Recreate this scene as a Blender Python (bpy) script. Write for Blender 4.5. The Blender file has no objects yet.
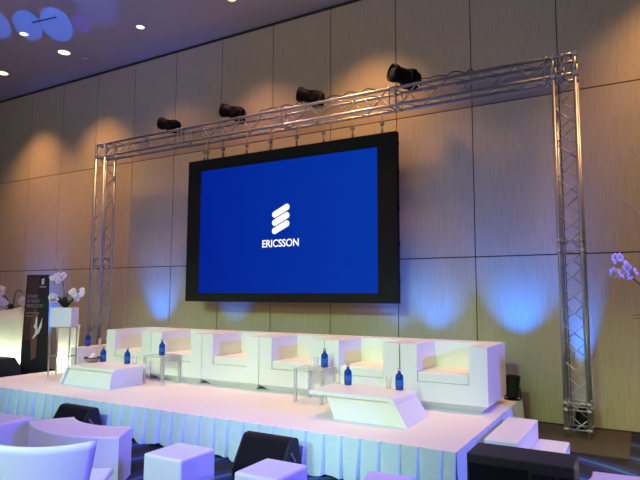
import bpy, bmesh, math, random
from mathutils import Vector, Matrix
random.seed(7)
S = bpy.context.scene
COL = S.collection
PI = math.pi
R = math.radians

# ------------------------------------------------------------------ camera
cam = bpy.data.objects.new('camera', bpy.data.cameras.new('camera'))
COL.objects.link(cam)
cam.matrix_world = Matrix(((0.868196, 0.04588, 0.494095, 0), (0.496206, -0.087921, -0.863741, 0),
                           (0.003813, 0.99507, -0.099099, 1.72), (0, 0, 0, 1)))
cam.data.sensor_width = 36
cam.data.lens = 560 / 640 * 36
cam.data.clip_start = .05
S.camera = cam

# ------------------------------------------------------------------ world
w = bpy.data.worlds.new('world'); S.world = w; w.use_nodes = True
w.node_tree.nodes['Background'].inputs[0].default_value = (.40, .37, .42, 1)
w.node_tree.nodes['Background'].inputs[1].default_value = .16

S.view_settings.view_transform = 'Standard'
S.view_settings.look = 'None'
S.view_settings.gamma = 1
S.view_settings.use_curve_mapping = False
S.view_settings.exposure = 0

# ------------------------------------------------------------------ lights
def aim(o, loc, target):
    o.location = loc
    o.rotation_euler = (Vector(target) - Vector(loc)).to_track_quat('-Z', 'Y').to_euler()
def spot(loc, target, power, color, size, blend=.5, radius=.1, name='spot_light'):
    l = bpy.data.lights.new(name, 'SPOT'); l.energy = power; l.color = color
    l.spot_size = R(size); l.spot_blend = blend; l.shadow_soft_size = radius
    o = bpy.data.objects.new(name, l); COL.objects.link(o); aim(o, loc, target); return o
def area(loc, target, power, color, sx, sy, name='area_light'):
    l = bpy.data.lights.new(name, 'AREA'); l.shape = 'RECTANGLE'; l.size = sx; l.size_y = sy
    l.energy = power; l.color = color
    o = bpy.data.objects.new(name, l); COL.objects.link(o); aim(o, loc, target); return o
def point(loc, power, color, radius=.06, name='point_light'):
    l = bpy.data.lights.new(name, 'POINT'); l.energy = power; l.color = color; l.shadow_soft_size = radius
    o = bpy.data.objects.new(name, l); COL.objects.link(o); o.location = loc; return o

C_FRONT = (.74, 1.30, .52)
C_TOP = (.75, .30, .50)
C_SIDE = (.12, .13, .95)
C_FLOOR = (.65, .70, 1.2)
C_FSIDE = (.07, .05, 1.25)
C_FTOP = (1.0, .3, .8)
C_CHAIR = (2.4, 5.0, 3.6)
C_WALLFILL = (1.0, .93, .42)
C_CEILFILL = (.22, .26, 1.6)
# cool white front wash on the stage, five narrow profile spots at the back of the hall
for x in (-7.9, -6.5, -4.9, -3.3, -1.9):
    spot((x + .4, -2.6, 5.4), (x, 6.5, .72), 850, C_FRONT, 25, .7, .25, 'front_wash')
# pink warm top light on the deck
for x in (-7.9, -6.0, -4.1, -2.2):
    spot((x + .3, 5.6, 6.6), (x, 5.7, .4), 90, C_TOP, 46, .9, .2, 'top_wash')
# violet side light from the right
spot((5.6, 4.0, 3.3), (-4, 6.3, .6), 2300, C_SIDE, 36, .5, .15, 'side_wash')
# lavender front light and violet side light on the guests' stools
spot((-1.6, .2, 3.2), (-3.6, 3.4, .2), 230, C_FLOOR, 52, .7, .3, 'floor_wash')
spot((3.0, 2.4, 3.0), (-3.9, 3.15, .1), 1200, C_FSIDE, 36, .6, .3, 'floor_side_wash')
spot((-3.0, 3.0, 6.4), (-3.4, 3.5, .3), 170, C_FTOP, 50, .9, .3, 'floor_top_wash')
spot((-4.6, -1.6, 3.0), (-3.5, 2.2, .7), 130, C_CHAIR, 26, .7, .3, 'chair_wash')
# added area fills, no real fixtures, that brighten the upper wall and the ceiling
area((-5.0, -3.5, 3.6), (-5.0, 4.0, 9.0), 260, C_WALLFILL, 12, 1.5, 'wall_fill')
area((-7.0, -1.2, 5.4), (-7.0, -1.2, 6.8), 560, C_CEILFILL, 12, 2, 'ceiling_fill')
# blue uplight washes on the wall (from the cans on the floor) are made with the cans below

# ------------------------------------------------------------------ materials
def nt(m): return m.node_tree.nodes, m.node_tree.links
def mat(name, color, rough=.5, metal=0., noise=0., nscale=20., bump=0., emit=None, estr=0., trans=0., ior=1.45, coat=0., spec=None):
    m = bpy.data.materials.new(name); m.use_nodes = True
    N, L = nt(m); b = N['Principled BSDF']
    b.inputs['Base Color'].default_value = (*color, 1)
    b.inputs['Roughness'].default_value = rough; b.inputs['Metallic'].default_value = metal
    b.inputs['Transmission Weight'].default_value = trans; b.inputs['IOR'].default_value = ior
    b.inputs['Coat Weight'].default_value = coat
    if spec is not None: b.inputs['Specular IOR Level'].default_value = spec
    if emit: b.inputs['Emission Color'].default_value = (*emit, 1); b.inputs['Emission Strength'].default_value = estr
    tc = N.new('ShaderNodeTexCoord'); nz = N.new('ShaderNodeTexNoise')
    nz.inputs['Scale'].default_value = nscale; nz.inputs['Detail'].default_value = 4
    L.new(tc.outputs['Object'], nz.inputs['Vector'])
    if noise:
        mx = N.new('ShaderNodeMix'); mx.data_type = 'RGBA'
        mx.inputs[6].default_value = (*[max(0, c * (1 - noise)) for c in color], 1)
        mx.inputs[7].default_value = (*[min(1, c * (1 + noise)) for c in color], 1)
        L.new(nz.outputs[0], mx.inputs[0]); L.new(mx.outputs[2], b.inputs['Base Color'])
    if bump:
        bp = N.new('ShaderNodeBump'); bp.inputs['Strength'].default_value = bump; bp.inputs['Distance'].default_value = .01
        L.new(nz.outputs[0], bp.inputs['Height']); L.new(bp.outputs[0], b.inputs['Normal'])
    return m

M = {}
M['laminate'] = mat('white_laminate', (.82, .83, .82), .35, noise=.02, nscale=6)
M['cushion'] = mat('white_leatherette', (.80, .80, .78), .5, noise=.03, nscale=30, bump=.05)
M['plastic'] = mat('white_plastic', (.78, .80, .84), .45, noise=.02, nscale=8)
M['deck'] = mat('pale_stage_carpet', (.78, .74, .75), .9, noise=.04, nscale=60, bump=.1)
M['skirt'] = mat('pale_blue_satin', (.58, .72, .88), .6, noise=.08, nscale=12, bump=.1)
M['alu'] = mat('aluminium', (.40, .43, .48), .42, metal=.8, noise=.05, nscale=30)
M['black'] = mat('black_plastic', (.006, .006, .009), .6, spec=.25, noise=.2, nscale=30)
M['matte'] = mat('matte_black_frame', (.012, .014, .013), .7, noise=.1, spec=.1)
M['blackmetal'] = mat('black_metal', (.004, .004, .007), .6, spec=.12, noise=.2, nscale=30)
M['grille'] = mat('black_grille', (.007, .007, .009), .8, spec=.15, noise=.4, nscale=250, bump=.4)
M['grey'] = mat('grey_paint', (.16, .16, .17), .6, noise=.1)
M['darkcase'] = mat('dark_speaker_paint', (.022, .022, .026), .6, spec=.3, noise=.15, nscale=40, bump=.1)
M['lens'] = mat('dark_lens', (.02, .025, .04), .08, coat=1)
M['darkfloorboard'] = mat('dark_brown_board', (.055, .047, .04), .75, noise=.2, nscale=9, bump=.1)
M['bluebottle'] = mat('cobalt_glass', (.0, .045, .30), .12, noise=.05, coat=.6)
M['silver'] = mat('silver_cap', (.6, .62, .66), .25, metal=.8)
M['paperlabel'] = mat('bottle_label', (.01, .10, .45), .6, noise=.1, nscale=200)
M['acrylic'] = mat('smoked_acrylic', (.80, .80, .82), .06, trans=.85, ior=1.2)
M['glass'] = mat('clear_glass', (.95, .97, 1), .03, trans=.95, ior=1.2)
M['bowl'] = mat('woven_straw', (.32, .24, .16), .7, noise=.3, nscale=60, bump=.3)
M['leaf'] = mat('orchid_leaf', (.02, .05, .03), .4, noise=.3, nscale=15)
M['petal'] = mat('orchid_petal', (.80, .74, .78), .6, noise=.05, nscale=30)
M['lip'] = mat('orchid_lip', (.75, .5, .2), .6, noise=.1)
M['stem'] = mat('willow_stem', (.45, .40, .28), .6, noise=.15, nscale=40)
M['pole'] = mat('brushed_steel', (.6, .6, .6), .3, metal=.9)
M['soil'] = mat('potting_moss', (.03, .03, .02), .9, noise=.4, nscale=40, bump=.4)
M['whiteink'] = mat('white_print', (.8, .8, .8), .6)
M['redbrown'] = mat('maroon_print', (.06, .022, .022), .5, noise=.6, nscale=6)
M['blackprint'] = mat('black_print', (.010, .010, .014), .5, noise=.4, nscale=8)
M['greyink'] = mat('grey_print', (.30, .30, .28), .6, noise=.1)
M['brass'] = mat('brown_print', (.16, .07, .035), .6, noise=.3, nscale=10)
M['screenwhite'] = mat('lit_white_pixels', (0, 0, 0), .6, emit=(1, 1, 1), estr=1.1)
M['lampglow'] = mat('downlight_glow', (1, .9, .6), .5, emit=(1, .86, .45), estr=2.2)
M['ringwhite'] = mat('downlight_trim_paint', (.45, .42, .40), .5)
M['cable'] = mat('black_cable', (.01, .01, .01), .6)
M['uplens'] = mat('blue_lens_glow', (.1, .2, 1), .3, emit=(.05, .25, 1), estr=4)

for k, a, c in (('acrylic', .42, (.55, .53, .52)), ('glass', .28, (.85, .88, .9))):
    p_ = M[k].node_tree.nodes['Principled BSDF']; p_.inputs['Alpha'].default_value = a
    p_.inputs['Transmission Weight'].default_value = 0; p_.inputs['Base Color'].default_value = (*c, 1)
# lit display: a blue image that runs from deep blue (upper left) to brighter blue (right)
m = mat('lit_blue_display', (0, 0, 0), .6, spec=.05); M['display'] = m; m.node_tree.nodes['Principled BSDF'].inputs['Specular IOR Level'].default_value = .05
N, L = nt(m); b = N['Principled BSDF']
tc = N.new('ShaderNodeTexCoord'); mp = N.new('ShaderNodeMapping'); gr = N.new('ShaderNodeTexGradient')
mp.inputs['Location'].default_value = (.95, 0, 0); mp.inputs['Scale'].default_value = (.28, .28, .28)
mp.inputs['Location'].default_value = (.5, 0, 0)
L.new(tc.outputs['Object'], mp.inputs[0]); L.new(mp.outputs[0], gr.inputs[0])
cr = N.new('ShaderNodeValToRGB'); cr.color_ramp.elements[0].color = (.0003, .016, .29, 1); cr.color_ramp.elements[1].color = (.0005, .035, .38, 1)
L.new(gr.outputs[0], cr.inputs[0]); L.new(cr.outputs[0], b.inputs['Emission Color']); b.inputs['Emission Strength'].default_value = 1.0

# wall laminate: beige linen-look panels with fine vertical grain
m = mat('beige_wall_panel', (.40, .34, .26), .55); M['panel'] = m
N, L = nt(m); b = N['Principled BSDF']
tc = N.new('ShaderNodeTexCoord'); mp = N.new('ShaderNodeMapping'); mp.inputs['Scale'].default_value = (30, 30, 1.2)
nz = N.new('ShaderNodeTexNoise'); nz.inputs['Scale'].default_value = 2.2; nz.inputs['Detail'].default_value = 6
L.new(tc.outputs['Object'], mp.inputs[0]); L.new(mp.outputs[0], nz.inputs['Vector'])
cr = N.new('ShaderNodeValToRGB'); cr.color_ramp.elements[0].position = .3; cr.color_ramp.elements[1].position = .7
cr.color_ramp.elements[0].color = (.38, .325, .225, 1); cr.color_ramp.elements[1].color = (.46, .395, .275, 1)
L.new(nz.outputs[0], cr.inputs[0]); L.new(cr.outputs[0], b.inputs['Base Color'])
M['gap'] = mat('dark_panel_gap', (.03, .025, .02), .9)

# ceiling
M['ceil'] = mat('ceiling_paint', (.41, .40, .50), .8, noise=.04, nscale=.6)

# carpet: navy with sweeping pale blue lines
m = mat('navy_carpet', (.01, .015, .06), .95); M['carpet'] = m
N, L = nt(m); b = N['Principled BSDF']
tc = N.new('ShaderNodeTexCoord'); wv = N.new('ShaderNodeTexWave'); wv.wave_type = 'RINGS'; wv.rings_direction = 'Z'
wv.inputs['Scale'].default_value = .55; wv.inputs['Distortion'].default_value = 5; wv.inputs['Detail'].default_value = 1; wv.inputs['Detail Scale'].default_value = .5
mp = N.new('ShaderNodeMapping'); mp.inputs['Location'].default_value = (2.2, -4.0, 0)
L.new(tc.outputs['Object'], mp.inputs[0]); L.new(mp.outputs[0], wv.inputs['Vector'])
cr = N.new('ShaderNodeValToRGB'); E = cr.color_ramp.elements
E[0].color = (.006, .007, .016, 1); E[1].position = 1; E[1].color = (.05, .13, .24, 1)
for p, c in ((.40, (.006, .007, .016)), (.48, (.006, .018, .12)), (.86, (.006, .02, .13)), (.93, (.006, .02, .12))):
    e = E.new(p); e.color = (*c, 1)
L.new(wv.outputs[1], cr.inputs[0]); L.new(cr.outputs[0], b.inputs['Base Color'])

# translucent glowing shell of the planters
def shell_mat(name, col):
    m = bpy.data.materials.new(name); m.use_nodes = True; N, L = nt(m)
    for n in list(N): N.remove(n)
    o = N.new('ShaderNodeOutputMaterial'); mx = N.new('ShaderNodeMixShader'); mx.inputs[0].default_value = .35
    t = N.new('ShaderNodeBsdfTranslucent'); d = N.new('ShaderNodeBsdfDiffuse')
    t.inputs[0].default_value = (*col, 1); d.inputs[0].default_value = (.8, .8, .8, 1)
    L.new(t.outputs[0], mx.inputs[1]); L.new(d.outputs[0], mx.inputs[2]); L.new(mx.outputs[0], o.inputs[0]); return m
M['shell'] = shell_mat('translucent_white_plastic', (.9, .95, .85))

# ------------------------------------------------------------------ mesh helpers
class MB:
    def __init__(s): s.bm = bmesh.new(); s.mats = []
    def _mi(s, m):
        if m is None: return 0
        if m not in s.mats: s.mats.append(m)
        return s.mats.index(m)
    def box(s, x0, x1, y0, y1, z0, z1, bev=0., seg=2, m=None, rz=0., rx=0., ry=0.):
        t = bmesh.new(); bmesh.ops.create_cube(t, size=1)
        bmesh.ops.scale(t, vec=(x1 - x0, y1 - y0, z1 - z0), verts=t.verts)
        if bev: bmesh.ops.bevel(t, geom=t.edges[:], offset=bev, segments=seg, profile=.5, affect='EDGES')
        if rz or rx or ry:
            bmesh.ops.rotate(t, cent=(0, 0, 0), matrix=Matrix.Rotation(rz, 3, 'Z') @ Matrix.Rotation(ry, 3, 'Y') @ Matrix.Rotation(rx, 3, 'X'), verts=t.verts)
        bmesh.ops.translate(t, vec=((x0 + x1) / 2, (y0 + y1) / 2, (z0 + z1) / 2), verts=t.verts)
        return s.merge(t, m)
    def merge(s, t, m=None, smooth=False):
        mi = s._mi(m); vm = {}
        for v in t.verts: vm[v] = s.bm.verts.new(v.co)
        for f in t.faces:
            try: nf = s.bm.faces.new([vm[v] for v in f.verts]); nf.material_index = mi; nf.smooth = smooth
            except ValueError: pass
        t.free(); return s
    def tube(s, a, b, r, n=8, m=None, r2=None):
        a = Vector(a); b = Vector(b); d = b - a
        if d.length < 1e-6: return s
        t = bmesh.new()
        bmesh.ops.create_cone(t, cap_ends=True, segments=n, radius1=r, radius2=r if r2 is None else r2, depth=d.length)
        q = Vector((0, 0, 1)).rotation_difference(d.normalized())
        bmesh.ops.rotate(t, cent=(0, 0, 0), matrix=q.to_matrix(), verts=t.verts)
        bmesh.ops.translate(t, vec=(a + b) / 2, verts=t.verts)
        mi = s._mi(m); vm = {v: s.bm.verts.new(v.co) for v in t.verts}
        for f in t.faces:
            nf = s.bm.faces.new([vm[v] for v in f.verts]); nf.material_index = mi; nf.smooth = len(f.verts) == 4
        t.free(); return s
    def path(s, pts, r, n=6, m=None, r2=None):
        pts = [Vector(p) for p in pts]; mi = s._mi(m); rings = []
        for i, p in enumerate(pts):
            d = (pts[min(i + 1, len(pts) - 1)] - pts[max(i - 1, 0)]).normalized()
            u = d.orthogonal().normalized() if i == 0 else (u - d * u.dot(d)).normalized()
            v = d.cross(u); rr = r if r2 is None else r + (r2 - r) * i / (len(pts) - 1)
            rings.append([s.bm.verts.new(p + (u * math.cos(2 * PI * k / n) + v * math.sin(2 * PI * k / n)) * rr) for k in range(n)])
        for A, B in zip(rings, rings[1:]):
            for k in range(n):
                f = s.bm.faces.new((A[k], A[(k + 1) % n], B[(k + 1) % n], B[k])); f.smooth = True; f.material_index = mi
        for ring in (rings[0][::-1], rings[-1]):
            f = s.bm.faces.new(ring); f.material_index = mi
        return s
    def lathe(s, prof, n=24, m=None, c=(0, 0, 0), smooth=True):
        mi = s._mi(m); rings = []
        for r, z in prof:
            if r < 1e-5: rings.append([s.bm.verts.new((c[0], c[1], c[2] + z))])
            else: rings.append([s.bm.verts.new((c[0] + r * math.cos(2 * PI * k / n), c[1] + r * math.sin(2 * PI * k / n), c[2] + z)) for k in range(n)])
        for A, B in zip(rings, rings[1:]):
            for k in range(n):
                if len(A) == 1 and len(B) == 1: continue
                if len(A) == 1: vs = (A[0], B[k], B[(k + 1) % n])
                elif len(B) == 1: vs = (A[k], B[0], A[(k + 1) % n])
                else: vs = (A[k], A[(k + 1) % n], B[(k + 1) % n], B[k])
                f = s.bm.faces.new(vs); f.smooth = smooth; f.material_index = mi
        return s
    def prism(s, poly, a, b, axis='y', m=None, bev=0.):
        """poly in the two remaining axes, extruded along axis from a to b"""
        t = bmesh.new()
        def P(p, q):
            return {'y': (p[0], q, p[1]), 'z': (p[0], p[1], q), 'x': (q, p[0], p[1])}[axis]
        A = [t.verts.new(P(p, a)) for p in poly]; B = [t.verts.new(P(p, b)) for p in poly]
        t.faces.new(A); t.faces.new(B[::-1]); n = len(poly)
        for k in range(n): t.faces.new((A[k], B[k], B[(k + 1) % n], A[(k + 1) % n]))
        bmesh.ops.recalc_face_normals(t, faces=t.faces)
        if bev: bmesh.ops.bevel(t, geom=t.edges[:], offset=bev, segments=2, profile=.5, affect='EDGES')
        return s.merge(t, m)
    def xform(s, mtx): bmesh.ops.transform(s.bm, matrix=mtx, verts=s.bm.verts); return s
    def build(s, name, m, parent=None, loc=None):
        me = bpy.data.meshes.new(name)
        bmesh.ops.recalc_face_normals(s.bm, faces=s.bm.faces)
        s.bm.to_mesh(me); s.bm.free()
        if s.mats:
            for k in s.mats: me.materials.append(M[k])
        else: me.materials.append(M[m])
        o = bpy.data.objects.new(name, me); COL.objects.link(o)
        if parent: o.parent = parent
        if loc: o.location = loc
        return o

def tag(o, label, cat, group=None):
    o['label'] = label; o['category'] = cat
    if group: o['group'] = group
    return o
def thing(name, label, cat, loc=(0, 0, 0), rz=0., group=None):
    o = bpy.data.objects.new(name, None); COL.objects.link(o); o.empty_display_size = .1
    o.location = loc; o.rotation_euler = (0, 0, rz); return tag(o, label, cat, group)
def struct(o): o['kind'] = 'structure'; return o
def dup(root, loc=None, rz=None, label=None, group=None, scale=None):
    def cp(o, par):
        c = o.copy(); COL.objects.link(c); c.parent = par
        for ch in [k for k in bpy.data.objects if k.parent == o]: cp(ch, c)
        return c
    r = cp(root, None)
    if loc is not None: r.location = loc
    if rz is not None: r.rotation_euler = (0, 0, rz)
    if label: r['label'] = label
    if group: r['group'] = group
    if scale: r.scale = (scale,) * 3
    return r
def text_mesh(name, s, size, width, m, parent, loc, rot, depth=.004, weight=0.):
    cu = bpy.data.curves.new(name, 'FONT'); cu.body = s; cu.size = size; cu.extrude = depth; cu.offset = weight
    t = bpy.data.objects.new(name + '_tmp', cu); COL.objects.link(t)
    dg = bpy.context.evaluated_depsgraph_get(); me = bpy.data.meshes.new_from_object(t.evaluated_get(dg))
    bpy.data.objects.remove(t)
    xs = [v.co.x for v in me.vertices]; k = width / (max(xs) - min(xs)); x0 = min(xs)
    ys = [v.co.y for v in me.vertices]; ky = size / (max(ys) - min(ys)); y0 = min(ys)
    for v in me.vertices: v.co.x = (v.co.x - x0) * k; v.co.y = (v.co.y - y0) * ky
    me.materials.clear(); me.materials.append(M[m])
    o = bpy.data.objects.new(name, me); COL.objects.link(o); o.parent = parent; o.location = loc; o.rotation_euler = rot
    return o

# ------------------------------------------------------------------ the hall
WALL = 8.29; CEIL = 6.83; XL = -19.; XR = 7.; YB = -7.
b = MB(); b.box(XL, XR, YB, WALL, -.1, 0); struct(b.build('floor', 'carpet'))
b = MB(); b.box(XL, XR, YB, WALL + .2, CEIL, CEIL + .12); struct(b.build('ceiling', 'ceil'))
b = MB(); b.box(XL, XR, WALL + .02, WALL + .15, 0, CEIL, m='gap')
x = -.88 + 1.22 * 7
zs = [0.0, 2.3, 4.577, CEIL - .06]
xs = []
while x > XL: xs.append(x); x -= 1.22
xs.append(XL)
xs = [XR] + [v for v in xs if v < XR - .05]
for xa, xb in zip(xs, xs[1:]):
    for za, zb in zip(zs, zs[1:]):
        b.box(xb + .007, xa - .007, WALL, WALL + .03, za + .008, zb - .008, m='panel')
struct(b.build('wall_back', None))
b = MB(); b.box(XL - .15, XL, YB, WALL + .15, 0, CEIL); struct(b.build('wall_left', 'panel'))
b = MB(); b.box(XR, XR + .15, YB, WALL + .15, 0, CEIL); struct(b.build('wall_right', 'panel'))
b = MB(); b.box(XL, XR, WALL - .012, WALL - .001, 0.001, .03); struct(b.build('baseboard_back', 'gap'))

# downlights
LAMPS = [(-12.63, 7.22), (-10.39, 7.21), (-8.1, 7.2), (-5.93, 7.25), (-3.7, 7.25), (-1.45, 7.25), (.5, 7.25), (-10.33, 6.28)]
LLAB = ['recessed downlight in the ceiling at the left edge of the photo', 'largest bright recessed downlight in the ceiling, below the blue light patches',
        'small recessed downlight in the ceiling right of the blue light patches', 'recessed downlight at the top edge of the photo above the second moving light',
        None, None, None, 'small recessed downlight inside the blue light patches on the ceiling']
dl0 = None
for k, (x, y) in enumerate(LAMPS):
    if LLAB[k] is None: continue
    t = thing('downlight', LLAB[k], 'ceiling light', (x, y, CEIL), 0, 'recessed downlights in the ceiling')
    rr = .12 if k in (0, 1) else .075
    r_ = MB(); r_.lathe([(rr, -.004), (rr + .025, -.004), (rr + .03, 0), (rr, 0), (rr, -.004)], 24); r_.build('trim_ring', 'ringwhite', t)
    g = MB(); g.lathe([(0, -.003), (rr, -.003), (rr, -.0005), (0, -.0005)], 24); g.build('lens', 'lampglow', t)
AMB = (1.25, .60, .22)
for x, pw in ((-12.63, 700), (-10.39, 640), (-8.1, 190), (-5.93, 430), (-3.7, 640), (.6, 640)):
    spot((x, 7.25, CEIL - .02), (x, 7.36, 3), pw, AMB if x != -5.93 else (1.2, .55, .36), 92, .85, .16, 'downlight_beam')
t = thing('smoke_detector', 'tiny pale round detector on the ceiling between two downlights', 'smoke detector', (-10.25, 7.62, CEIL))
b = MB(); b.lathe([(0, -.035), (.03, -.034), (.045, -.02), (.05, 0), (0, 0)], 20); b.build('body', 'ringwhite', t)
b = MB(); b.lathe([(0, -.042), (.012, -.041), (.014, -.034), (0, -.034)], 12); b.build('sensor', 'grey', t)
o = MB().box(-9.75, -9.15, 6.1, 6.13, CEIL - .006, CEIL, rz=.15).build('slot_vent', 'gap'); tag(o, 'thin dark slot in the ceiling crossing the blue light patches', 'vent')

# ------------------------------------------------------------------ stage
SX0, SX1, SY0, SY1, SZ = -8.96, -1.43, 4.85, 7.81, .4
st = thing('stage', 'low white carpeted stage with a pleated pale blue skirt', 'stage', (SX0, SY0, 0))
b = MB(); b.box(0, SX1 - SX0, 0, SY1 - SY0, SZ - .03, SZ, bev=.004, seg=1); b.build('deck', 'deck', st)
b = MB(); b.box(.06, SX1 - SX0 - .06, .06, SY1 - SY0 - .06, .0, SZ - .03); b.build('frame', 'gap', st)
b = MB(); b.box(-.002, SX1 - SX0 + .002, -.004, -.001, SZ - .018, SZ - .006); b.build('edge_trim', 'grey', st)
def pleats(length, seed):
    rnd = random.Random(seed); pts = []; x = 0.
    while x < length - .02:
        w_ = rnd.uniform(.17, .22); w_ = min(w_, length - x); d = rnd.uniform(.8, 1.2)
        for f, y in ((0.012, .004), (.15, -.014), (.45, -.030 * d), (.75, -.040 * d), (.93, -.044 * d), (.985, -.02)): pts.append((x + f * w_, y))
        x += w_
    pts.append((length, 0)); return pts
def skirt(length, seed, parent, loc, rz):
    pts = pleats(length, seed); rnd = random.Random(seed + 5); b = MB(); rows = []
    n = 7
    for j in range(n):
        h = j / (n - 1); rows.append([b.bm.verts.new((x + .012 * h * math.sin(x * 9 + seed), y * (.35 + .9 * h) + .006 * math.sin(x * 23 + h * 5) * h - .012 * h, (SZ - .016) * (1 - h) + .016 + .02 * h * math.sin(x * 14 + seed))) for x, y in pts])
    for A, B in zip(rows, rows[1:]):
        for k in range(len(pts) - 1):
            f = b.bm.faces.new((A[k], A[k + 1], B[k + 1], B[k])); f.smooth = False
    o = b.build('skirt', 'skirt', parent, loc); o.rotation_euler = (0, 0, rz)
    md = o.modifiers.new('thick', 'SOLIDIFY'); md.thickness = .003; return o
skirt(SX1 - SX0, 1, st, (0, -.004, 0), 0)
skirt(SY1 - SY0, 2, st, (SX1 - SX0 + .004, 0, 0), PI / 2)
skirt(SY1 - SY0, 3, st, (-.004, SY1 - SY0, 0), -PI / 2)

t = thing('stage_steps', 'white two-step block at the right end of the stage', 'steps', (-1.345, 5.45, 0))
MB().box(0, .31, 0, 1.12, 0, .395, bev=.012).build('upper_step', 'plastic', t)
MB().box(.312, .62, 0, 1.12, 0, .2, bev=.012).build('lower_step', 'plastic', t)

# dark low platform below the right truss tower
o = MB().box(-2.0, -.19, 6.92, 8.25, .001, .02, bev=.003).build('floor_platform', 'darkfloorboard')
o.location = (0, 0, 0); tag(o, 'low dark brown platform on the carpet under the right truss tower', 'platform')

# ------------------------------------------------------------------ truss
TW = .262; CR = .024; BR = .0075
TY0 = 7.62; ZT = 4.83
tr = thing('lighting_truss', 'silver goalpost box truss standing over the stage against the wall', 'truss', (-5.2, 7.74, 0))
ox, oy = -5.2, 7.74
def truss_run(b, p0, axis, length, skip=None, pitch=.46, plates=()):
    """box truss of four tubes from p0 (corner) along axis 'x' or 'z'"""
    p0 = Vector(p0); d = Vector((1, 0, 0)) if axis == 'x' else Vector((0, 0, 1))
    u = Vector((0, 1, 0)); v = Vector((0, 0, 1)) if axis == 'x' else Vector((1, 0, 0))
    n = max(1, round(length / (pitch / 2))); st_ = length / n
    for fi, (a, c) in enumerate(((p0, v), (p0 + u * TW, v), (p0, u), (p0 + v * TW, u))):
        for k_ in range(n):
            k = k_; s0 = a + d * (k * st_) + (c * TW if (k + fi) % 2 else Vector()); s1 = a + d * ((k + 1) * st_) + (Vector() if (k + fi) % 2 else c * TW)
            b.tube(s0, s1, BR, 6)
    for q in plates:
        for a, c in ((p0, v), (p0 + u * TW, v), (p0, u), (p0 + v * TW, u)):
            b.tube(a + d * q, a + d * q + c * TW, BR * 1.3, 6)
def truss_part(name, p0, axis, length, plates, label=None):
    p0 = Vector(p0) - Vector((ox, oy, 0)); d = Vector((1, 0, 0)) if axis == 'x' else Vector((0, 0, 1))
    u = Vector((0, 1, 0)); v = Vector((0, 0, 1)) if axis == 'x' else Vector((1, 0, 0))
    b = MB(); truss_run(b, p0, axis, length, plates=plates)
    o = b.build(name, 'alu', tr)
    for a in (p0, p0 + u * TW, p0 + v * TW, p0 + u * TW + v * TW):
        c = MB(); c.tube(a, a + d * length, CR, 12)
        for q in plates: c.tube(a + d * (q - .02), a + d * (q + .02), CR * 1.25, 12)
        c.build('chord', 'alu', o)
    return o
xr0 = -.875; xl0 = -9.73
PL = (.09, .32, .40, 2.27, 2.40, 4.55)
truss_part('tower', (xr0, TY0, .02), 'z', 4.57, PL)
truss_part('tower', (xl0, TY0, .06), 'z', 4.56, PL)
truss_part('beam', (xl0 + TW, TY0, ZT - TW), 'x', xr0 - xl0 - TW, (.03, .25, 2.0, 2.1, 4.3, 4.4, 6.3, 6.4, 8.5, 8.7))
for xx in (xr0, xl0):
    b = MB(); p = Vector((xx - ox, TY0 - oy, ZT - TW))
    X, Y, Z = Vector((TW, 0, 0)), Vector((0, TW, 0)), Vector((0, 0, TW))
    for a, c in ((p, X), (p + Y, X), (p + Z, X), (p + Y + Z, X), (p, Y), (p + X, Y), (p + Z, Y), (p + X + Z, Y), (p, Z), (p + X, Z), (p + Y, Z), (p + X + Y, Z)):
        b.tube(a, a + c, CR, 10)
    for a, c in ((p, X + Z), (p + Y, X + Z), (p + X, Y + Z)): b.tube(a, a + c, BR * 1.2, 6)
    for c in (p, p + X, p + Y, p + X + Y, p + Z, p + X + Z, p + Y + Z, p + X + Y + Z):
        b.box(c.x - .03, c.x + .03, c.y - .03, c.y + .03, c.z - .03, c.z + .03, bev=.01)
    b.build('corner_block', 'alu', tr)
MB().box(xl0 - ox - .06, xl0 - ox + TW + .06, -.18, .20, .0, .02).build('base_plate', 'alu', tr)

# cables lying along the beam
for k, (xa, xb, lab) in enumerate(((-2.8, -1.9, 'black cable looping over the truss right of the rightmost moving light'), (-5.6, -4.7, 'black cable lying on the truss between the two middle moving lights'), (-4.35, -3.4, 'black cable lying on the truss left of the rightmost moving light'))):
    pts = [(xa + (xb - xa) * i / 24, 7.64 + .03 * math.sin(i * .7 + k), 4.868 + .035 * abs(math.sin(i * .45 + k)) * (i % 24 > 0)) for i in range(25)]
    tag(MB().path(pts, .008).build('cable', 'cable'), lab, 'cable', 'cables on the truss')

# ------------------------------------------------------------------ big screen
sc = thing('led_screen', 'huge black framed screen glowing blue, hung from the truss above the sofas', 'screen', (-5.17, 7.75, 1.61))
# local: x -2.11..2.11, z 0..2.60
b = MB(); F = .0
for (x0, x1, z0, z1) in ((-2.11, -1.80, 0, 2.6), (1.74, 2.055, 0, 2.6), (-1.80, 1.74, 0, .15), (-1.80, 1.74, 2.39, 2.6)): b.box(x0, x1, 0, .02, z0, z1)
b.box(-2.11, 2.055, .02, .11, 0, 2.6); b.build('surround', 'matte', sc)
MB().box(-1.80, 1.74, .006, .019, .15, 2.39).build('display', 'display', sc)
lg = MB()
for dz in (0, -.139, -.278):
    a = Vector((-5.317 + 5.17, 0, 3.083 - 1.61 + dz)); c = Vector((-5.077 + 5.17, 0, 3.194 - 1.61 + dz)); r = .054
    dd = (c - a).normalized(); nn = Vector((-dd.z, 0, dd.x)); poly = []
    a0 = math.atan2(nn.z, nn.x)
    for k in range(13): an = a0 - PI * k / 12; poly.append((c.x + r * math.cos(an), c.z + r * math.sin(an)))
    for k in range(13): an = a0 + PI - PI * k / 12; poly.append((a.x + r * math.cos(an), a.z + r * math.sin(an)))
    lg.prism(poly, .003, .006, 'y')
lg.build('logo', 'screenwhite', sc)
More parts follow.
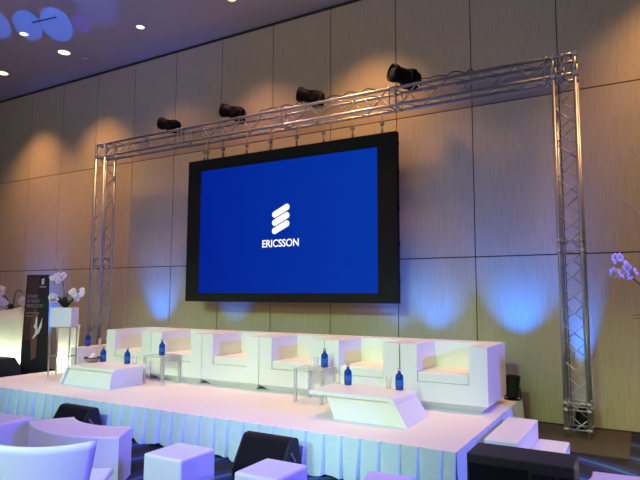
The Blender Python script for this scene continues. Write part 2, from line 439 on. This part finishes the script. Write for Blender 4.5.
text_mesh('lettering', 'ERICSSON', .128, .73, 'screenwhite', sc, (-5.568 + 5.17, .006, 2.531 - 1.61), (PI / 2, 0, 0), .002, .002)
# hangers between beam and screen
for k, x in enumerate((-6.96, -6.88, -6.51, -5.98, -5.47, -4.93, -4.41, -3.88, -3.37)):
    b = MB(); lx = x + 5.17; b.tube((lx, .065, 2.60), (lx, .065, 2.945), .008 if k != 1 else .018, 6)
    b.tube((lx, .065, 2.60), (lx, .065, 2.70), .02, 8); b.box(lx - .03, lx + .03, .045, .085, 2.74, 2.79, bev=.005)
    b.build('hanger', 'grey', sc)
for z in (.3, .85, 1.4, 1.95, 2.4):
    MB().box(2.055, 2.07, .03, .09, z, z + .06).build('side_latch', 'blackmetal', sc)

# ------------------------------------------------------------------ moving lights
def moving_light(x, yaw, tilt, sc_, label):
    t = thing('moving_head_light', label, 'stage light', (x, 7.74, ZT + CR), yaw, 'black moving head lights on the truss')
    b = MB(); b.box(-.06, .17, -.13, .13, 0, .10, bev=.015); b.build('base', 'blackmetal', t)
    b = MB(); b.box(-.05, .05, -.185, -.16, .06, .24, bev=.01); b.box(-.05, .05, .16, .185, .06, .24, bev=.01); b.box(-.06, .06, -.185, .185, .05, .075, bev=.008)
    b.tube((0, -.19, .19), (0, .19, .19), .02, 10); b.build('yoke', 'blackmetal', t)
    h = MB(); h.lathe([(0, -.20), (.085, -.20), (.12, -.17), (.135, -.08), (.135, .05), (.125, .07), (.125, .22), (.145, .24), (.145, .33), (.125, .335), (.12, .31), (0, .31)], 24)
    for k in range(4): h.lathe([(.138, -.12 + k * .04), (.146, -.115 + k * .04), (.146, -.105 + k * .04), (.138, -.10 + k * .04)], 24)
    h.box(-.03, .03, -.17, -.12, -.12, .0)
    mt = Matrix.Translation((0, 0, .155)) @ Matrix.Rotation(-PI / 2 + tilt, 4, 'Y')
    h.xform(mt); h.build('head', 'blackmetal', t)
    l = MB(); l.lathe([(0, .318), (.05, .332), (.115, .312), (0, .311)], 20); l.xform(mt); l.build('lens', 'lens', t)
    t.scale = (sc_,) * 3; return t
moving_light(-7.73, R(12), R(16), .82, 'leftmost black moving head light on top of the truss')
moving_light(-6.18, R(14), R(16), .84, 'black moving head light on the truss above the left end of the screen')
moving_light(-4.55, R(16), R(16), .84, 'black moving head light on the truss above the middle of the screen')
moving_light(-2.90, R(54), R(6), .92, 'rightmost black moving head light on the truss, in front of the orange wall glow')

# blue patches thrown on the ceiling from the back of the hall
gx = (-1.5, -.5, 2.4)
for px_, py_, pw, sz, bl, c in ((-10.42, 5.80, 12000, 2.4, .25, (.002, .2, 1)), (-9.93, 6.10, 12000, 2.6, .25, (.002, .2, 1)), (-9.42, 6.35, 12000, 3.0, .25, (.002, .2, 1)), (-8.98, 6.55, 5000, 1.8, .5, (.04, .01, 1)), (-8.1, 6.2, 2600, 5, .8, (.02, .2, 1)), (-9.0, 7.6, 900, 26, 1, (.02, .05, 1))):
    spot(gx, (px_, py_, CEIL), pw, c, sz, bl, .01, 'gobo_beam')

# ------------------------------------------------------------------ uplight cans
def uplight(x, z, power, label, y=7.62, aimz=2.1, half=62, col=(.0, .08, .55)):
    t = thing('uplight_can', label, 'stage light', (x, y, z), 0, 'blue uplights along the wall')
    b = MB(); b.box(-.07, .07, -.05, .05, 0, .012); b.box(-.10, -.092, -.02, .02, 0, .16); b.box(.092, .10, -.02, .02, 0, .16); b.box(-.1, .1, -.02, .02, 0, .012); b.build('bracket', 'blackmetal', t)
    c = MB(); c.lathe([(0, -.13), (.07, -.13), (.085, -.10), (.09, .10), (.096, .11), (.096, .14), (.085, .14), (.085, .11), (0, .11)], 20)
    mt = Matrix.Translation((0, 0, .16)) @ Matrix.Rotation(R(-22), 4, 'X'); c.xform(mt); c.build('can', 'black', t)
    l = MB(); l.lathe([(0, .112), (.083, .112), (.083, .118), (0, .118)], 20); l.xform(mt); l.build('lens', 'uplens', t)
    spot((x, y + .05, z + .34), (x, WALL, aimz), power, col, half, 1, .04, 'uplight_beam')
uplight(-12.2, 0, 800, 'blue uplight can on the floor behind the left glowing planter', aimz=1.5)
uplight(-8.42, SZ, 560, 'blue uplight can behind the left end of the sofa row')
uplight(-6.55, SZ, 170, 'blue uplight can behind the sofas under the left half of the screen')
uplight(-3.3, SZ, 160, 'blue uplight can behind the sofas under the right edge of the screen')
uplight(-2.70, SZ, 420, 'blue uplight can behind the rightmost sofa')
uplight(-1.50, SZ, 700, 'black uplight can on the stage corner right of the sofas')
uplight(-.72, .021, 1300, 'black uplight can standing behind the right truss tower', y=8.02, aimz=2.0, half=32)

# ------------------------------------------------------------------ sofas
def make_sofa():
    W, D, H = 1.042, .96, .742
    t = thing('lounge_sofa', '', 'sofa', (0, 0, SZ), 0, 'white block sofas in a row at the back of the stage')
    b = MB(); aw = .21; z0 = .09; zs_ = .31
    U = [(0, z0), (W, z0), (W, H), (W - aw, H), (W - aw, zs_), (aw, zs_), (aw, H), (0, H)]
    b.prism(U, 0, .67, 'y'); b.prism([(0, z0), (W, z0), (W, H), (0, H)], .67, D, 'y')
    b.build('body', 'laminate', t)
    p = MB(); q = .11
    lo = [(q, q), (W - q, q), (W - q, D - q), (q, D - q)]; hi = [(0, 0), (W, 0), (W, D), (0, D)]
    A = [p.bm.verts.new((x, y, 0)) for x, y in lo]; B = [p.bm.verts.new((x, y, z0)) for x, y in hi]
    p.bm.faces.new(A[::-1]); p.bm.faces.new(B)
    for k in range(4): p.bm.faces.new((A[k], A[(k + 1) % 4], B[(k + 1) % 4], B[k]))
    p.build('plinth', 'laminate', t)
    c = MB(); c.box(aw + .004, W - aw - .004, .008, .666, zs_ + .001, zs_ + .112, bev=.012, seg=3); c.build('seat_cushion', 'cushion', t)
    return t
s0 = make_sofa()
slabs = ['white block sofa at the left end of the row, beside the left truss tower', 'white block sofa, second from the left, behind the left clear side table',
         'white block sofa, third from the left, standing clear of both side tables', 'white block sofa, third from the right, behind the right clear side table',
         'white block sofa, second from the right, behind the right low table', 'white block sofa at the right end of the row with its side lit violet']
for k in range(6):
    o = s0 if k == 0 else dup(s0)
    o.location = (-7.845 + 1.0505 * k + (.012 if k == 5 else 0), 6.5 + (0 if k < 5 else -.012), SZ); o['label'] = slabs[k]

# cube block at the left end of the sofa row
o = MB().box(-8.38, -8.20, 6.22, 7.15, SZ, .845, bev=.008).build('lounge_block', 'laminate')
tag(o, 'white block side table with violet side, holding a blue bottle left of the sofas', 'side table')

# ------------------------------------------------------------------ low tables
def low_table(loc, rz, label, bt, bb, sl):
    # local: front at y=0 facing -y, band leans down to the right
    t = thing('low_table', label, 'coffee table', loc, rz, 'white low tables with one slanted end')
    H = .285; th = .042; D = .64
    outer = [(-sl, H), (.40, H)]
    for k in range(1, 7): a = PI / 2 - (PI / 2 - .2) * k / 6 ; outer.append((.40 + .085 * math.cos(a), H - .085 + .085 * math.sin(a)))
    outer += [(.615, 0)]
    inner = [(.56, 0), (.445, H - .085)]
    for k in range(5, -1, -1): a = PI / 2 - (PI / 2 - .2) * k / 6; inner.append((.395 + .04 * math.cos(a), H - .085 + .043 * math.sin(a)))
    inner += [(-sl, H - th)]
    b = MB(); b.prism(outer + inner, 0, D, 'y'); b.build('band', 'laminate', t)
    b = MB(); b.prism([(bt, H - th - .0005), (.40, H - th - .0005), (.43, H - .09), (.555, 0.0), (bb, 0.0)], .03, D - .03, 'y'); b.build('body', 'laminate', t)
    return t
low_table((-2.70, 5.42, SZ), 0, 'white low table at the right front of the stage holding two blue bottles', -.33, -.235, .53)
low_table((-6.99, 6.10, SZ), PI, 'white low table at the left of the stage with a woven bowl on it', -.50, -.47, .58)

# ------------------------------------------------------------------ clear side tables
def clear_table(x0, y0, label):
    t = thing('clear_side_table', label, 'side table', (x0, y0, SZ), 0, 'clear acrylic side tables'); W, D, H = .41, .38, .42
    MB().box(0, W, 0, D, H - .022, H, bev=.003, seg=1).build('tabletop', 'acrylic', t)
    for x in (0, W - .035):
        for y in (0, D - .035): MB().box(x, x + .035, y, y + .035, 0, H - .0225, bev=.002, seg=1).build('leg', 'acrylic', t)
    return t
clear_table(-6.55, 6.11, 'clear acrylic side table right of the left low table')
clear_table(-3.84, 6.06, 'clear acrylic side table left of the right low table')

# ------------------------------------------------------------------ bottles, glasses, bowl
def make_bottle():
    t = thing('water_bottle', '', 'bottle', (0, 0, 0), 0, 'cobalt blue water bottles on the tables')
    b = MB(); b.lathe([(0, 0), (.033, 0), (.037, .005), (.037, .125), (.034, .14), (.018, .158), (.014, .165), (.014, .18), (0, .18)], 20); b.build('glass_body', 'bluebottle', t)
    b = MB(); b.lathe([(0, .18), (.0165, .18), (.0165, .205), (.014, .208), (0, .208)], 16); b.build('cap', 'silver', t)
    b = MB(); b.lathe([(.0376, .045), (.0376, .10)], 20); b.build('label_print', 'paperlabel', t)
    return t
LT = SZ + .285; CT = SZ + .42
b0 = make_bottle()
spots = [((-6.80, 6.03, LT), 'blue bottle standing on the left low table near its overhanging end'), ((-6.32, 6.26, CT), 'blue bottle standing on the left clear side table'),
         ((-3.53, 6.30, CT), 'blue bottle standing on the right clear side table'), ((-3.03, 5.97, LT), 'left of the two blue bottles on the right low table'),
         ((-2.38, 5.95, LT), 'right of the two blue bottles on the right low table'), ((-8.29, 6.48, .845), 'blue bottle standing on the white block left of the sofas'),
         ((-7.35, 6.04, LT), 'blue bottle standing right behind the woven bowl on the left low table')]
for k, (p, lab) in enumerate(spots):
    o = b0 if k == 0 else dup(b0)
    o.location = p; o['label'] = lab; o.scale = (1.22, 1.22, 1.14)
g0 = MB().lathe([(0, 0), (.028, 0), (.034, .12), (.032, .12), (.027, .006), (0, .006)], 18).build('drinking_glass', 'glass')
gl = [((-2.53, 6.00, LT), 'clear glass left of the right bottle on the right low table'), ((-3.64, 6.28, CT), 'clear glass beside the blue bottle on the right clear side table'),
      ((-3.17, 5.98, LT), 'clear glass left of the left bottle on the right low table'), ((-6.68, 6.06, LT), 'clear glass right of the bottle on the left low table'),
      ((-8.27, 6.72, .845), 'clear glass behind the bottle on the white block')]
for k, (p, lab) in enumerate(gl):
    o = g0 if k == 0 else g0.copy()
    if k: COL.objects.link(o)
    o.location = p; tag(o, lab, 'glass', 'drinking glasses on the tables')
t = thing('woven_bowl', 'round brown woven bowl on the left low table', 'bowl', (-7.43, 5.90, LT))
MB().lathe([(0, 0), (.07, 0), (.105, .03), (.118, .065), (.112, .072), (.105, .062), (.09, .03), (0, .012)], 24).build('basket', 'bowl', t)
MB().lathe([(.112, .062), (.121, .066), (.121, .078), (.112, .078), (.110, .07), (.112, .062)], 24).build('rim', 'blackmetal', t)
for k, (dx, dy, dz) in enumerate(((-.05, .01, .055), (.04, -.03, .055), (.0, .05, .055), (.02, .0, .10))):
    o = MB().lathe([(0, -.035), (.02, -.03), (.036, -.008), (.036, .008), (.02, .03), (0, .035)], 14).build('wrapped_sweet', 'petal', None, (-7.43 + dx, 5.90 + dy, LT + dz))
    tag(o, ('pale wrapped sweet at the left of the woven bowl', 'pale wrapped sweet at the front of the woven bowl', 'pale wrapped sweet at the back of the woven bowl', 'pale wrapped sweet on top of the pile in the woven bowl')[k], 'sweet', 'pale sweets in the woven bowl')

# ------------------------------------------------------------------ speakers in front of the stage
def wedge(x, y, rz, W, label):
    k_ = .92
    t = thing('monitor_speaker', label, 'speaker', (x, y, 0), rz, 'black wedge monitors in front of the stage')
    prof = [(.09, 0), (.42, 0), (.45, .10), (.38, .36), (.35, .38), (.28, .38), (.25, .365), (.07, .08)]   # (y, z)
    b = MB(); b.prism(prof, .018, W - .018, 'x', bev=.008); b.build('cabinet', 'black', t)
    g = MB(); g.prism([(.061, .095), (.067, .09), (.241, .355), (.235, .360)], .04, W - .04, 'x'); g.build('grille', 'grille', t)
    for xx in (0, W - .018):
        s_ = MB(); s_.prism(prof, xx, xx + .018, 'x', bev=.004); s_.build('end_panel', 'darkcase', t)
    h = MB(); h.box(W, W + .014, .22, .34, .2, .225, bev=.005, rx=-.9); h.build('handle', 'grey', t)
    return t
wedge(-6.28, 4.29, 0, .56, 'black wedge monitor against the skirt at the left, behind the curved bench')
wedge(-3.46, 4.29, 0, .56, 'black wedge monitor against the skirt at the middle of the stage front')

t = thing('subwoofer', 'large black speaker cabinet on the floor right of the stage corner', 'speaker', (-1.20, 4.33, 0))
MB().box(0, .74, 0, .36, .02, .55, bev=.01).build('cabinet', 'darkcase', t)
MB().box(.02, .44, -.012, 0, .05, .485, bev=.003, seg=1).build('grille', 'grille', t)
MB().box(.46, .62, -.006, 0, .38, .47, bev=.002, seg=1).build('port', 'black', t)
MB().box(.64, .72, -.006, 0, .10, .47, bev=.002, seg=1).build('side_panel', 'grille', t)
for xx in (.05, .63):
    for yy in (.04, .28): MB().box(xx, xx + .05, yy, yy + .05, 0, .02).build('foot', 'black', t)
t = thing('floor_speaker', 'black speaker box at the left edge beside the poster board', 'speaker', (-10.1, 5.30, 0))
MB().prism([(0, 0), (.62, 0), (.62, .50), (.5, .66), (0, .66)], 0, .85, 'x', bev=.012).build('cabinet', 'black', t)
MB().box(.03, .82, -.012, 0, .05, .62, bev=.003, seg=1).build('grille', 'grille', t)

# ------------------------------------------------------------------ poster board
t = thing('poster_board', 'tall dark poster board with white lettering left of the stage', 'poster', (-9.52, 6.31, 0), R(22))
H = 2.08
def ww(z): return .27 - .06 * z / H
def quad(x0, x1, z0, z1, y0, y1): return MB().prism([(x0 * ww(z0), z0), (x1 * ww(z0), z0), (x1 * ww(z1), z1), (x0 * ww(z1), z1)], y0, y1, 'y')
quad(-1, 1, 0, H, 0, .03).build('board', 'blackprint', t)
quad(-.88, .12, .9, H - .03, -.002, 0).build('printed_panel', 'redbrown', t)
MB().prism([(-.05, .55), (.04, .6), (.06, 1.35), (-.02, 1.5), (-.09, 1.2)], -.004, -.0005, 'y').build('printed_figure', 'brass', t)
f = MB(); f.prism([(-0.026, 1.14), (-0.001, 1.224), (0.018, 1.35), (0.039, 1.294), (0.039, 1.168), (0.055, 1.084), (0.086, 1.168), (0.135, 1.308), (0.129, 1.154), (0.08, 1.028), (0.036, 1.0), (-0.02, 0.93), (-0.044, 0.944), (0.005, 1.028), (0.011, 1.098)], -.006, -.0042, 'y'); f.build('printed_splash', 'whiteink', t)
lg = MB()
for k in range(3): lg.prism([(.085, 1.90 + k * .035), (.135, 1.92 + k * .035), (.135, 1.947 + k * .035), (.085, 1.927 + k * .035)], -.005, -.001, 'y')
lg.build('logo', 'whiteink', t)
text_mesh('lettering', 'ERICSSON', .025, .12, 'whiteink', t, (.05, -.001, 1.85), (PI / 2, 0, 0), .001, .0)
text_mesh('lettering', 'FUTURE', .058, .20, 'greyink', t, (-.185, -.003, 1.66), (PI / 2, 0, 0), .001, .0)
text_mesh('lettering', 'OF THE NET', .058, .26, 'greyink', t, (-.19, -.003, 1.575), (PI / 2, 0, 0), .001, .0)
text_mesh('lettering', 'WORKED SOCIETY', .058, .34, 'greyink', t, (-.19, -.003, 1.49), (PI / 2, 0, 0), .001, .0)
for k, (z, l) in enumerate(((1.385, .26), (1.33, .14))): MB().box(-.19, -.19 + l, -.006, -.003, z, z + .012).build('fine_print', 'greyink', t)

# ------------------------------------------------------------------ glowing planters, stand
def loft(b, rings):
    rv = [[b.bm.verts.new(p) for p in r] for r in rings]
    for A, B in zip(rv, rv[1:]):
        n = len(A)
        for k in range(n): b.bm.faces.new((A[k], A[(k + 1) % n], B[(k + 1) % n], B[k])).smooth = True
    return rv
def rsq(h, z, n=8, wave=0.):
    pts = []
    for i in range(4):
        for k in range(n):
            f = k / n; c = [(-1, -1), (1, -1), (1, 1), (-1, 1), (-1, -1)]
            x = c[i][0] + (c[i + 1][0] - c[i][0]) * f; y = c[i][1] + (c[i + 1][1] - c[i][1]) * f
            pts.append((x * h, y * h, z + wave * (1 - math.sin(PI * f)) ))
    return pts
def glow_planter(loc, rz, label, h0, h1, H, wave, power, lz, color):
    t = thing('glowing_planter', label, 'planter', loc, rz, 'tall tapered planters lit from inside')
    b = MB(); rings = [rsq(h0, 0)]
    for k in range(1, 9): f = k / 8; rings.append(rsq(h0 + (h1 - h0) * f ** 1.2, H * f - (wave if k == 8 else 0) * 0, wave=wave * f))
    rv = loft(b, rings); b.bm.faces.new(rv[0][::-1]); b.build('shell', 'shell', t)
    hz = H * .93; s_ = MB(); hh = (h0 + (h1 - h0) * .93) - .03; s_.box(-hh, hh, -hh, hh, hz - .02, hz - .005); s_.build('soil', 'soil', t)
    point((loc[0], loc[1], loc[2] + lz), power, color, .07, 'planter_lamp')
    return t
glow_planter((-10.14, 6.25, 0), R(30), 'tall glowing white planter with orchids at the left edge of the hall', .20, .33, 1.44, .07, 24, .45, (.95, 1.0, .62))
glow_planter((-8.77, 6.44, SZ), R(32), 'glowing white tapered column on the stage behind the steel plant stand', .112, .150, .80, .0, 9, .14, (.95, 1.0, .70))
glow_planter((.40, 6.72, 0), 0, 'glowing white planter just outside the right edge, holding orchids', .20, .33, 1.44, .07, 30, .3, (.98, .90, .40))

t = thing('plant_stand', 'slim steel stand on the stage carrying a square white flower box', 'plant stand', (-8.38, 5.81, SZ), R(29.8))
W, D, HB = .335, .28, .80
for x in (.008, W - .008):
    for y in (.008, D - .008): MB().box(x - .008, x + .008, y - .008, y + .008, 0, HB).build('leg', 'pole', t)
for z in (.32, HB - .015):
    b = MB(); b.box(0, W, .002, .014, z, z + .014); b.box(0, W, D - .014, D - .002, z, z + .014); b.box(.002, .014, 0, D, z, z + .014); b.box(W - .014, W - .002, 0, D, z, z + .014); b.build('rail', 'pole', t)
t = thing('flower_box', 'square white flower box on the slim steel stand', 'planter', (-8.38, 5.81, SZ + .801), R(29.8))
b = MB(); b.box(-.005, W + .005, -.005, .015, 0, .31, bev=.004); b.box(-.005, W + .005, D - .015, D + .005, 0, .31, bev=.004)
b.box(-.005, .015, .015, D - .015, 0, .31); b.box(W - .015, W + .005, .015, D - .015, 0, .31); b.box(.015, W - .015, .015, D - .015, 0, .015); b.build('box', 'plastic', t)
MB().box(.016, W - .016, .016, D - .016, .26, .28).build('soil', 'soil', t)

# ------------------------------------------------------------------ orchids
def flower_mesh():
    b = MB(); n = 5
    for k in range(n):
        a = 2 * PI * k / n + .3; w_ = .022 if k % 2 else .030; l = .058
        ca, sa = math.cos(a), math.sin(a)
        pts = []
        for u, v, z in ((0, 0, 0), (.35, -1, .006), (.75, -.85, .012), (1, 0, .006), (.75, .85, .012), (.35, 1, .006)):
            x_, y_ = u * l, v * w_; pts.append((x_ * ca - y_ * sa, x_ * sa + y_ * ca, z))
        vs = [b.bm.verts.new(p) for p in pts]; c = b.bm.verts.new((ca * l * .5, sa * l * .5, .016))
        for i in range(6): b.bm.faces.new((vs[i], vs[(i + 1) % 6], c))
    b._mi('petal'); b._mi('lip')
    b.lathe([(0, .005), (.010, .012), (.006, .03), (0, .032)], 8, m='lip')
    me_o = b.build('flower', None); md = me_o.modifiers.new('s', 'SOLIDIFY'); md.thickness = .003; return me_o
fl0 = flower_mesh(); used = [False]
def flower(parent, p, d, s=1.):
    o = fl0 if not used[0] else fl0.copy()
    if used[0]: COL.objects.link(o)
    used[0] = True; o.parent = parent; o.location = p
    o.rotation_euler = Vector(d).to_track_quat('Z', 'Y').to_euler(); o.scale = (s,) * 3; return o
def bez(p0, p1, p2, p3, n=16):
    out = []
    for i in range(n + 1):
        t_ = i / n; a = (1 - t_); out.append(tuple(a ** 3 * p0[k] + 3 * a * a * t_ * p1[k] + 3 * a * t_ * t_ * p2[k] + t_ ** 3 * p3[k] for k in range(3)))
    return out
VIEW = Vector((.8, -.6, 0))   # towards the guests
SIDE = Vector((.6, .8, 0))    # to the right as the guests see it
def orchid(loc, label, stems, leaves, twigs, rnd, SIDE=SIDE):
    t = thing('orchid', label, 'plant', loc, 0, 'white orchids in the planters')
    P = lambda s_, z, f=0.: tuple(SIDE * s_ + VIEW * f + Vector((0, 0, z)))
    for (pts, clusters) in stems:
        q = bez(*[P(*p) for p in pts]); MB().path(q, .010, 6, r2=.006).build('stem', 'leaf', t)
        for (s_, z, n, rad) in clusters:
            for k in range(n):
                a = 2 * PI * k / n + rnd.random(); rr = 1.35 * rad * (.4 + .6 * rnd.random())
                flower(t, P(s_ + rr * math.cos(a), z + rr * .8 * math.sin(a), .03 + .05 * rnd.random()), VIEW + SIDE * rnd.uniform(-.6, .6) + Vector((0, 0, rnd.uniform(-.3, .5))), 0.7 + .3 * rnd.random())
    for tw in twigs: MB().path(bez(*[P(*p) for p in tw], n=24), .009, 5, r2=.005).build('twig', 'stem', t)
    for (ang, ln, up) in leaves:
        b = MB(); A = []; Bv = []; n = 8
        for i in range(n + 1):
            f = i / n; r_ = ln * f; z = up * math.sin(f * PI * .62); wd = .035 * math.sin(PI * min(.97, f * .9 + .1)) + .002
            c = Vector((math.cos(ang) * r_, math.sin(ang) * r_, z)); sd = Vector((-math.sin(ang), math.cos(ang), 0)) * wd
            A.append(b.bm.verts.new(c - sd)); Bv.append(b.bm.verts.new(c + sd))
        for i in range(n): b.bm.faces.new((A[i], A[i + 1], Bv[i + 1], Bv[i])).smooth = True
        o = b.build('leaf', 'leaf', t); md = o.modifiers.new('s', 'SOLIDIFY'); md.thickness = .004
    return t
rnd = random.Random(3)
LV = [(k * 1.05 + .3, .20 + .05 * (k % 3), .16 + .05 * (k % 2)) for k in range(7)]
orchid((-8.30, 6.02, SZ + 1.081), 'white orchid in the square flower box on the steel stand',
       [(((0, 0), (.0, .2), (.0, .35), (.16, .30)), [(.17, .26, 8, .085)]),
        (((-.02, 0), (-.02, .3), (-.04, .5), (-.12, .56)), [(-.13, .52, 8, .075)]),
        (((0, 0), (-.06, .1), (-.12, .2), (-.20, .20)), [(-.19, .18, 5, .05)])], LV,
       [((0, 0), (0, .3), (-.10, .6), (-.26, .98)), ((-.02, 0), (.02, .5), (-.2, .75), (-.06, .95)), ((.02, 0), (.1, .2), (.1, .45), (-.04, .60))], rnd)
orchid((-10.14, 6.25, 1.345), 'white orchid in the glowing planter at the left edge',
       [(((0, 0), (-.02, .2), (-.1, .4), (-.28, .42)), [(-.25, .30, 8, .08), (-.14, .22, 5, .06), (-.2, .45, 4, .05)]),
        (((.02, 0), (.0, .4), (.05, .55), (.16, .40)), [(.17, .24, 6, .06)])], LV,
       [((0, 0), (-.2, .7), (.25, .9), (.24, .3)), ((0, 0), (-.1, .6), (-.3, .7), (-.35, .35))], rnd)
orchid((.40, 6.72, 1.345), 'white orchid reaching in at the right edge of the photo',
       [(((0, 0), (-.1, .3), (-.35, .4), (-.60, .66)), [(-.66, .70, 8, .09), (-.60, .62, 5, .06)]),
        (((0, 0), (-.1, .2), (-.25, .25), (-.36, .40)), [(-.30, .10, 3, .05), (-.33, .02, 4, .05)])], LV + [(3.6, .54, .17), (3.3, .50, .20)],
       [((0, 0), (-.2, .9), (-.3, 1.3), (-.75, 1.5)), ((0, 0), (-.05, .9), (-.15, 1.5), (-.45, 1.9))], rnd, Vector((.94, .34, 0)))

# ------------------------------------------------------------------ guests' seats
def cube(x, y, w_, d, h, rz, label):
    t = MB().box(-w_ / 2, w_ / 2, -d / 2, d / 2, 0, h, bev=.022, seg=3).build('cube_stool', 'plastic', None, (x, y, 0))
    t.rotation_euler = (0, 0, rz)
    for p in t.data.polygons: p.use_smooth = False
    return tag(t, label, 'stool', 'white cube stools for the guests')
cube(-3.35, 3.555, .41, .41, .45, 0, 'white cube stool with violet side, second from the left in the front rows')
cube(-2.435, 3.55, .38, .42, .45, 0, 'white cube stool directly in front of the middle wedge monitor')
cube(-1.60, 3.72, .34, .36, .45, R(8), 'small violet topped cube stool at the bottom edge before the stage skirt')
cube(-5.86, 3.50, .62, .42, .45, R(6), 'white stool at the left edge with its side lit violet')

def arc_bench(c, r0, r1, a0, a1, label):
    n = 20; poly = [(r1 * math.cos(a0 + (a1 - a0) * k / n), r1 * math.sin(a0 + (a1 - a0) * k / n)) for k in range(n + 1)]
    poly += [(r0 * math.cos(a1 - (a1 - a0) * k / n), r0 * math.sin(a1 - (a1 - a0) * k / n)) for k in range(n + 1)]
    t = bmesh.new(); A = [t.verts.new((x, y, 0)) for x, y in poly]; B = [t.verts.new((x, y, .45)) for x, y in poly]
    t.faces.new(A[::-1]); t.faces.new(B); m_ = len(poly)
    for k in range(m_): t.faces.new((A[k], A[(k + 1) % m_], B[(k + 1) % m_], B[k]))
    bmesh.ops.recalc_face_normals(t, faces=t.faces)
    sel = [e for e in t.edges if abs(e.verts[0].co.z - e.verts[1].co.z) < 1e-6 and e.verts[0].co.z > .4]
    bmesh.ops.bevel(t, geom=sel, offset=.014, segments=2, profile=.5, affect='EDGES')
    b = MB(); b.merge(t)
    o = b.build('curved_bench', 'plastic', None, (c[0], c[1], 0)); return tag(o, label, 'bench', 'white curved benches')
arc_bench((-4.79, 4.62), .79, 1.215, R(270 - 33), R(270 + 33), 'white curved bench glowing violet in front of the left wedge monitor')
arc_bench((-1.17, 4.62), .80, 1.17, R(-62), R(5), 'white curved bench at the bottom right corner beside the black speaker cabinet')

# tub chair seen from behind
t = thing('tub_chair', 'white moulded chair seen from behind at the bottom left corner', 'chair', (-3.44, 2.485, 0), R(38))
b = MB(); n = 14; rows = []
for j in range(9):
    f = j / 8; row = []
    for k in range(n + 1):
        u = -1 + 2 * k / n; wd = .235 + .075 * f
        row.append((u * wd * 1.02, -.26 - .05 * f + .045 * u * u + .0, .40 + .385 * f + (.022 * u * u * f)))
    rows.append([b.bm.verts.new(p) for p in row])
for A, B in zip(rows, rows[1:]):
    for k in range(n): b.bm.faces.new((A[k], A[k + 1], B[k + 1], B[k])).smooth = True
o = b.build('backrest', 'plastic', t); md = o.modifiers.new('s', 'SOLIDIFY'); md.thickness = .022; md.offset = 0
MB().box(-.25, .29, -.24, .40, .405, .45, bev=.018, seg=3).build('seat', 'plastic', t)
for sx in (-1, 1):
    for sy in (-1, 1): MB().tube((sx * .24, sy * .23, 0), (sx * .20, sy * .19, .41), .014, 10, r2=.018).build('leg', 'pole', t)
